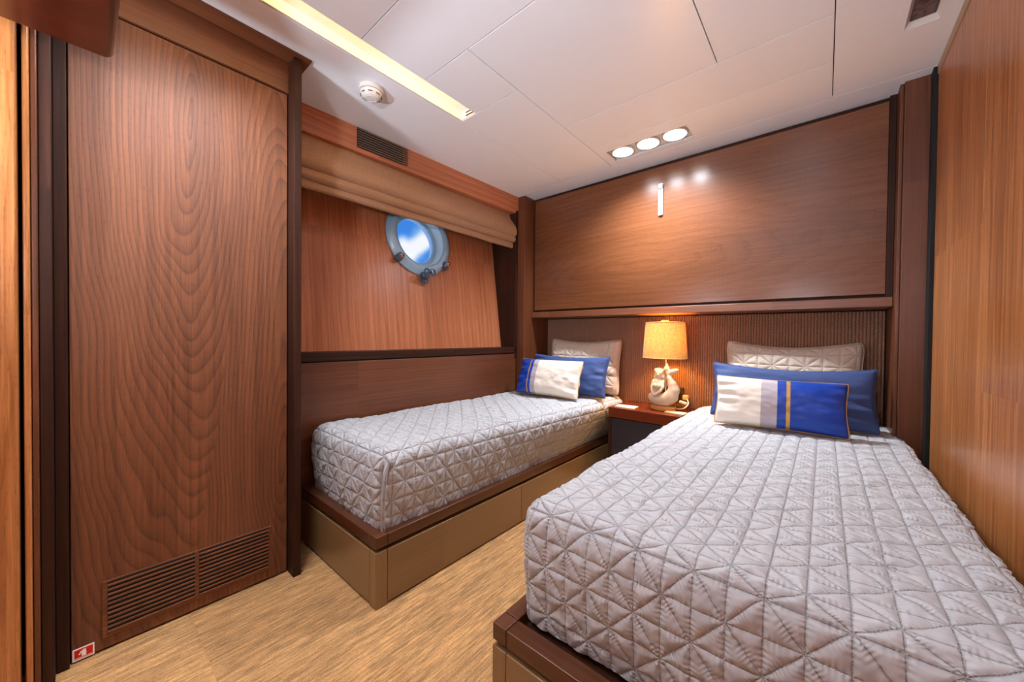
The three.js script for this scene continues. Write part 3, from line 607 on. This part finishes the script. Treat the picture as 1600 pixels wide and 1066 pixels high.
function card(label, x, z, turn, w, d) {
  const c = thing('paper_card', label, 'card', [x, NS.y, z], 'paper cards on the nightstand'); c.rotation.y = turn;
  const m = plain(0xeadfc0, 0.6);
  const a = new THREE.Mesh(new RoundedBoxGeometry(w, 0.004, d, 1, 0.001).translate(0, 0.0025, 0), m); a.name = 'card';
  const b = new THREE.Mesh(new RoundedBoxGeometry(w * 0.98, 0.003, d * 0.96, 1, 0.001).rotateY(0.05).translate(0.002, 0.0062, -0.001), m); b.name = 'card';
  for (const k of [a, b]) { k.castShadow = k.receiveShadow = true; c.add(k); }
}
card('cream paper card on the nightstand beside the far bed', -1.105, -2.61, 0.05, 0.15, 0.085);
card('cream paper card on the nightstand beside the near bed', -0.768, -2.635, -0.02, 0.13, 0.07);

{ // bedside lamp
  const bz = -2.69, bxp = -0.868;
  const t = thing('table_lamp', 'lit bedside lamp with a white mermaid figure and linen shade', 'lamp', [bxp, NS.y, bz]);
  const put = (name, g, m, label, par = t) => { const k = new THREE.Mesh(g, m); k.name = name; k.castShadow = k.receiveShadow = true; if (label) k.userData.label = label; par.add(k); return k; };
  // oval wooden foot
  const foot = lathe([[0, 0.001], [0.08, 0.001], [0.085, 0.004], [0.086, 0.024], [0.083, 0.031], [0, 0.032]], 48); foot.scale(1.02, 1, 0.62);
  put('wooden_foot', foot, plain(0xc98a48, 0.45));
  // figure: distance field of tapered limbs, meshed
  const bones = [];
  const chain = (pts) => { for (let i = 0; i + 1 < pts.length; i++) bones.push([pts[i], pts[i + 1]]); };
  chain([[-0.062, 0.086, 0.004, 0.040], [-0.035, 0.070, 0.006, 0.042], [0.012, 0.072, 0.002, 0.048], [0.052, 0.100, -0.004, 0.046], [0.070, 0.145, -0.006, 0.038], [0.060, 0.190, -0.004, 0.029], [0.043, 0.228, 0, 0.020], [0.031, 0.262, 0, 0.014]]);   // tail
  chain([[0.031, 0.262, 0, 0.016], [0.022, 0.295, 0.002, 0.017], [0.024, 0.328, 0.004, 0.005]]);                  // flukes
  chain([[0.031, 0.262, 0, 0.014], [0.060, 0.276, 0.002, 0.017], [0.086, 0.286, 0.004, 0.014], [0.1, 0.292, 0.004, 0.004]]);
  chain([[-0.056, 0.094, 0.008, 0.034], [-0.044, 0.128, 0.008, 0.024], [-0.038, 0.165, 0.006, 0.030], [-0.034, 0.197, 0.002, 0.026]]);   // trunk
  chain([[-0.034, 0.197, 0.0, 0.026], [-0.031, 0.222, 0.002, 0.012], [-0.030, 0.236, 0.004, 0.014]]);              // neck
  chain([[-0.029, 0.246, 0.006, 0.021], [-0.028, 0.262, 0.006, 0.024]]);                                           // head
  chain([[-0.052, 0.270, -0.004, 0.010], [-0.056, 0.235, -0.004, 0.011], [-0.058, 0.205, -0.006, 0.009]]);         // hair
  chain([[-0.006, 0.270, -0.004, 0.010], [-0.002, 0.235, -0.004, 0.011], [0.0, 0.205, -0.006, 0.009]]);
  chain([[-0.030, 0.262, -0.016, 0.026], [-0.030, 0.215, -0.020, 0.020]]);
  chain([[-0.066, 0.200, 0.006, 0.013], [-0.074, 0.165, 0.018, 0.010], [-0.068, 0.132, 0.034, 0.009], [-0.047, 0.108, 0.050, 0.008]]);   // arms
  chain([[-0.004, 0.198, 0.006, 0.013], [0.002, 0.165, 0.020, 0.010], [-0.012, 0.135, 0.038, 0.009], [-0.043, 0.110, 0.050, 0.008]]);
  const balls = [[-0.050, 0.172, 0.034, 0.016], [-0.022, 0.172, 0.034, 0.016], [-0.029, 0.252, 0.031, 0.005]];
  for (let k = 0; k < 7; k++) { const a = Math.PI * (0.08 + 0.84 * k / 6); bones.push([[-0.029 - Math.cos(a) * 0.026, 0.272 + Math.sin(a) * 0.012, 0.008, 0.006], [-0.029 - Math.cos(a) * 0.031, 0.282 + Math.sin(a) * 0.016, 0.010, 0.003]]); }   // shell crown
  const dents = [[[-0.039, 0.259, 0.031, 0.0035], [-0.036, 0.259, 0.031, 0.0035]], [[-0.021, 0.259, 0.031, 0.0035], [-0.018, 0.259, 0.031, 0.0035]], [[-0.034, 0.243, 0.031, 0.0028], [-0.024, 0.243, 0.031, 0.0028]]];
  const N = 150, half = 0.172, cy = 0.172, cx0 = 0.012;
  const mc = new MarchingCubes(N, new THREE.MeshBasicMaterial(), false, false, 200000); mc.isolation = 0;
  const cap = (x, y, z, [a, b]) => { const bx_ = b[0] - a[0], by = b[1] - a[1], bz_ = b[2] - a[2], px = x - a[0], py = y - a[1], pz = z - a[2]; const k = clamp((px * bx_ + py * by + pz * bz_) / (bx_ * bx_ + by * by + bz_ * bz_ + 1e-9)); return Math.hypot(px - bx_ * k, py - by * k, pz - bz_ * k) - (a[3] + (b[3] - a[3]) * k); };
  for (let k = 0; k < N; k++) for (let j = 0; j < N; j++) for (let i = 0; i < N; i++) {
    const x = (i - N / 2) / (N / 2) * half + cx0, y = (j - N / 2) / (N / 2) * half + cy, z = (k - N / 2) / (N / 2) * half;
    let s = 0; const kk = 420; let mn = 1;
    if (Math.abs(z) < 0.085) { for (const b of bones) { const d = cap(x, y, z, b); mn = Math.min(mn, d); if (d < 0.05) s += Math.exp(-kk * d); } for (const b of balls) { const d = Math.hypot(x - b[0], y - b[1], z - b[2]) - b[3]; if (d < 0.05) s += Math.exp(-kk * d); } }
    let fv = s > 0 ? Math.log(s) / kk : -0.05;
    if (z > 0.01 && y > 0.2) for (const c of dents) fv = Math.min(fv, cap(x, y, z, c));   // eye sockets and mouth
    mc.field[k * N * N + j * N + i] = fv;
  }
  mc.update();
  const cnt = mc.count, pa = mc.positionArray.slice(0, cnt * 3), na = mc.normalArray.slice(0, cnt * 3);
  let fg = new THREE.BufferGeometry(); fg.setAttribute('position', new THREE.BufferAttribute(new Float32Array(pa), 3));
  fg.scale(half, half, half); fg.translate(cx0, cy, 0); fg = mergeVertices(fg, 1e-5); fg.computeVertexNormals();
  put('mermaid_figure', fg, plain(0xcdbfa8, 0.35), 'white ceramic mermaid with curled tail');
  // eyes and mouth as shallow marks of the glaze
  put('rod', at(new THREE.CylinderGeometry(0.0045, 0.0045, 0.36, 12), 0.012, 0.225, -0.012), plain(0xe6d2a4, 0.3, { metalness: 0.5 }));
  const SX = 0.006, y0 = 0.372, y1 = 0.622;
  const lin = dataTex(512, 512, (u, v, c) => { const a = noise(u * 30, v * 420) - 0.5, b = noise(u * 420, v * 26) - 0.5, n = fbm(u * 40, v * 12) - 0.5; const m = 1 + a * 0.28 + b * 0.2 + n * 0.12; c[0] = 212 * m; c[1] = 184 * m; c[2] = 104 * m; }, true);
  const sh = lathe([[0.148, y0], [0.131, y1], [0.1295, y1], [0.1465, y0], [0.148, y0]], 72); sh.translate(SX, 0, 0);
  const uvA = sh.attributes.uv; for (let i = 0; i < uvA.count; i++) uvA.setXY(i, uvA.getX(i) * 3, sh.attributes.position.getY(i) * 2.4);
  put('shade', sh, plain(0xffffff, 1, { map: lin, transmission: 0.3, thickness: 0, side: THREE.DoubleSide }), 'tapered beige linen shade');
  for (const [r, y] of [[0.1475, y0], [0.1305, y1]]) { const g = new THREE.TorusGeometry(r, 0.0022, 6, 72); g.rotateX(Math.PI / 2); g.translate(SX, y, 0); put('shade_edge', g, plain(0xd8b77c, 0.8)); }
  put('spider', mergeGeometries([new THREE.CylinderGeometry(0.002, 0.002, 0.26, 8).rotateZ(Math.PI / 2), new THREE.CylinderGeometry(0.002, 0.002, 0.26, 8).rotateX(Math.PI / 2)]).translate(SX, y1 - 0.003, 0), M.chrome);
  put('finial', mergeAny([new RoundedBoxGeometry(0.046, 0.014, 0.03, 2, 0.004).translate(SX, y1 + 0.012, 0), new THREE.CylinderGeometry(0.006, 0.006, 0.016, 12).translate(SX, y1 + 0.002, 0)]), plain(0xf0e2c0, 0.4));
  const bulb = lathe([[0, 0.55], [0.018, 0.545], [0.028, 0.53], [0.03, 0.515], [0.024, 0.49], [0.014, 0.465], [0.013, 0.44], [0, 0.44]], 24); bulb.translate(SX, 0, 0);
  put('bulb', bulb, plain(0xfff4e0, 0.5, { emissive: 0xffb35a, emissiveIntensity: 5 }));
  put('socket', at(new THREE.CylinderGeometry(0.017, 0.017, 0.045, 16), SX, 0.42, 0), plain(0xc8b48a, 0.4));
  const l = new THREE.PointLight(0xffb444, LAMP, 0, 2); l.position.set(bxp + SX, NS.y + 0.515, bz); l.shadow.radius = 1.4; l.castShadow = true; l.name = 'lamp_light'; scene.add(l);
  // cord with an inline switch, run to the socket on the headboard
  put('cord', tube([[0.07, 0.016, -0.03], [0.095, 0.012, -0.045], [0.125, 0.02, -0.07], [0.14, 0.045, -0.10], [0.12, 0.07, -0.15], [0.105, 0.072, -0.18], [0.10, 0.075, -0.20]], 0.0042, 60, 8), plain(0xe8dcc4, 0.5));
  put('inline_switch', new RoundedBoxGeometry(0.055, 0.024, 0.022, 3, 0.009).rotateZ(-0.2).translate(0.105, 0.050, -0.10), plain(0xe0c890, 0.4));
}
{ // double wall socket behind the lamp
  const s = thing('wall_socket', 'dark double power socket on the headboard behind the lamp', 'socket', [-0.905, 0.68, HEADZ]);
  part(s, 'plate', at(new RoundedBoxGeometry(0.235, 0.105, 0.012, 3, 0.006), -0.905, 0.68, HEADZ + 0.006), plain(0x3c3029, 0.35));
  for (const x of [-0.96, -0.85]) { part(s, 'insert', at(new RoundedBoxGeometry(0.085, 0.08, 0.006, 2, 0.0025), x, 0.68, HEADZ + 0.0125), plain(0x2b2320, 0.4)); }
  part(s, 'plug', at(new RoundedBoxGeometry(0.04, 0.04, 0.035, 3, 0.01), -0.79 + 0.02, 0.66, HEADZ + 0.03), plain(0xe0d2b4, 0.45));
}

// ------------------------------------------------------------------ roman blind
{
  const t = thing('roman_blind', 'brown fabric roman blind gathered above the porthole', 'blind', [-2.12, 1.88, -1.6]);
  const W = 512, S = 0.06;
  const col = dataTex(W, W, (u, v, c) => { const a = Math.sin(u * Math.PI * 2 * 24), b = Math.sin(v * Math.PI * 2 * 24 + Math.floor(u * 24) * Math.PI), n = noise(u * 60, v * 60); const m = 0.86 + 0.14 * a * b + 0.3 * (n - 0.5); c[0] = 212 * m; c[1] = 164 * m; c[2] = 124 * m; }, true);
  const bp = dataTex(256, 256, (u, v, c) => { c[0] = c[1] = c[2] = 128 + 120 * Math.sin(u * Math.PI * 2 * 12) * Math.sin(v * Math.PI * 2 * 12); });
  const m = plain(0xffffff, 0.85, { map: col, bumpMap: bp, bumpScale: 0.0012, sheen: 0.3, side: THREE.DoubleSide });
  const z0 = -2.505, z1 = -0.66, n = 150;
  const sheet = (name, prof, seed, label) => {   // profile points [x out of the wall, y], swept along z with slack
    const curve = new THREE.CatmullRomCurve3(prof.map(([x, y]) => new THREE.Vector3(x * 1.5, y, 0)), false, 'centripetal'), k = 40, base = curve.getPoints(k);
    const pos = [], uv = [], idx = [];
    for (let i = 0; i <= n; i++) for (let j = 0; j <= k; j++) {
      const z = z0 + (z1 - z0) * i / n, b = base[j], f = j / k;
      const wv = (fbm(i * 0.045 + seed, f * 2 + seed) - 0.5), wy = (fbm(i * 0.03 + seed * 2, 1) - 0.5);
      pos.push(-2.15 + b.x + wv * 0.022 * Math.sin(Math.PI * Math.min(1, f + 0.1)), b.y + wy * 0.018 * f, z); uv.push(z / S, (b.y + b.x) / S);
    }
    for (let i = 0; i < n; i++) for (let j = 0; j < k; j++) { const a = i * (k + 1) + j, b = a + 1, c = a + k + 1, d = c + 1; idx.push(a, b, c, b, d, c); }
    const g = new THREE.BufferGeometry(); g.setAttribute('position', new THREE.Float32BufferAttribute(pos, 3)); g.setAttribute('uv', new THREE.Float32BufferAttribute(uv, 2)); g.setIndex(idx); g.computeVertexNormals();
    part(t, name, g, m, label);
  };
  sheet('top_fold', [[-0.02, 2.2], [-0.005, 2.15], [0.02, 2.10], [0.042, 2.05], [0.045, 2.01], [0.03, 1.985], [0.0, 1.99], [-0.015, 2.03]], 1);
  sheet('middle_fold', [[-0.015, 2.06], [0.008, 2.02], [0.028, 1.985], [0.033, 1.955], [0.02, 1.935], [-0.005, 1.94], [-0.02, 1.97]], 5);
  sheet('hem', [[-0.03, 2.02], [-0.012, 1.98], [0.008, 1.94], [0.016, 1.905], [0.012, 1.889], [0.0, 1.887], [-0.008, 1.90], [-0.014, 1.95]], 9);
  part(t, 'hem_bar', bx(-2.152, -2.144, 1.892, 1.92, z0 + 0.005, z1 - 0.005, { r: 0.003 }), m);
}

scene.traverse((o) => { if (o.isMesh) { o.castShadow = true; o.receiveShadow = true; } });
renderer.render(scene, camera);
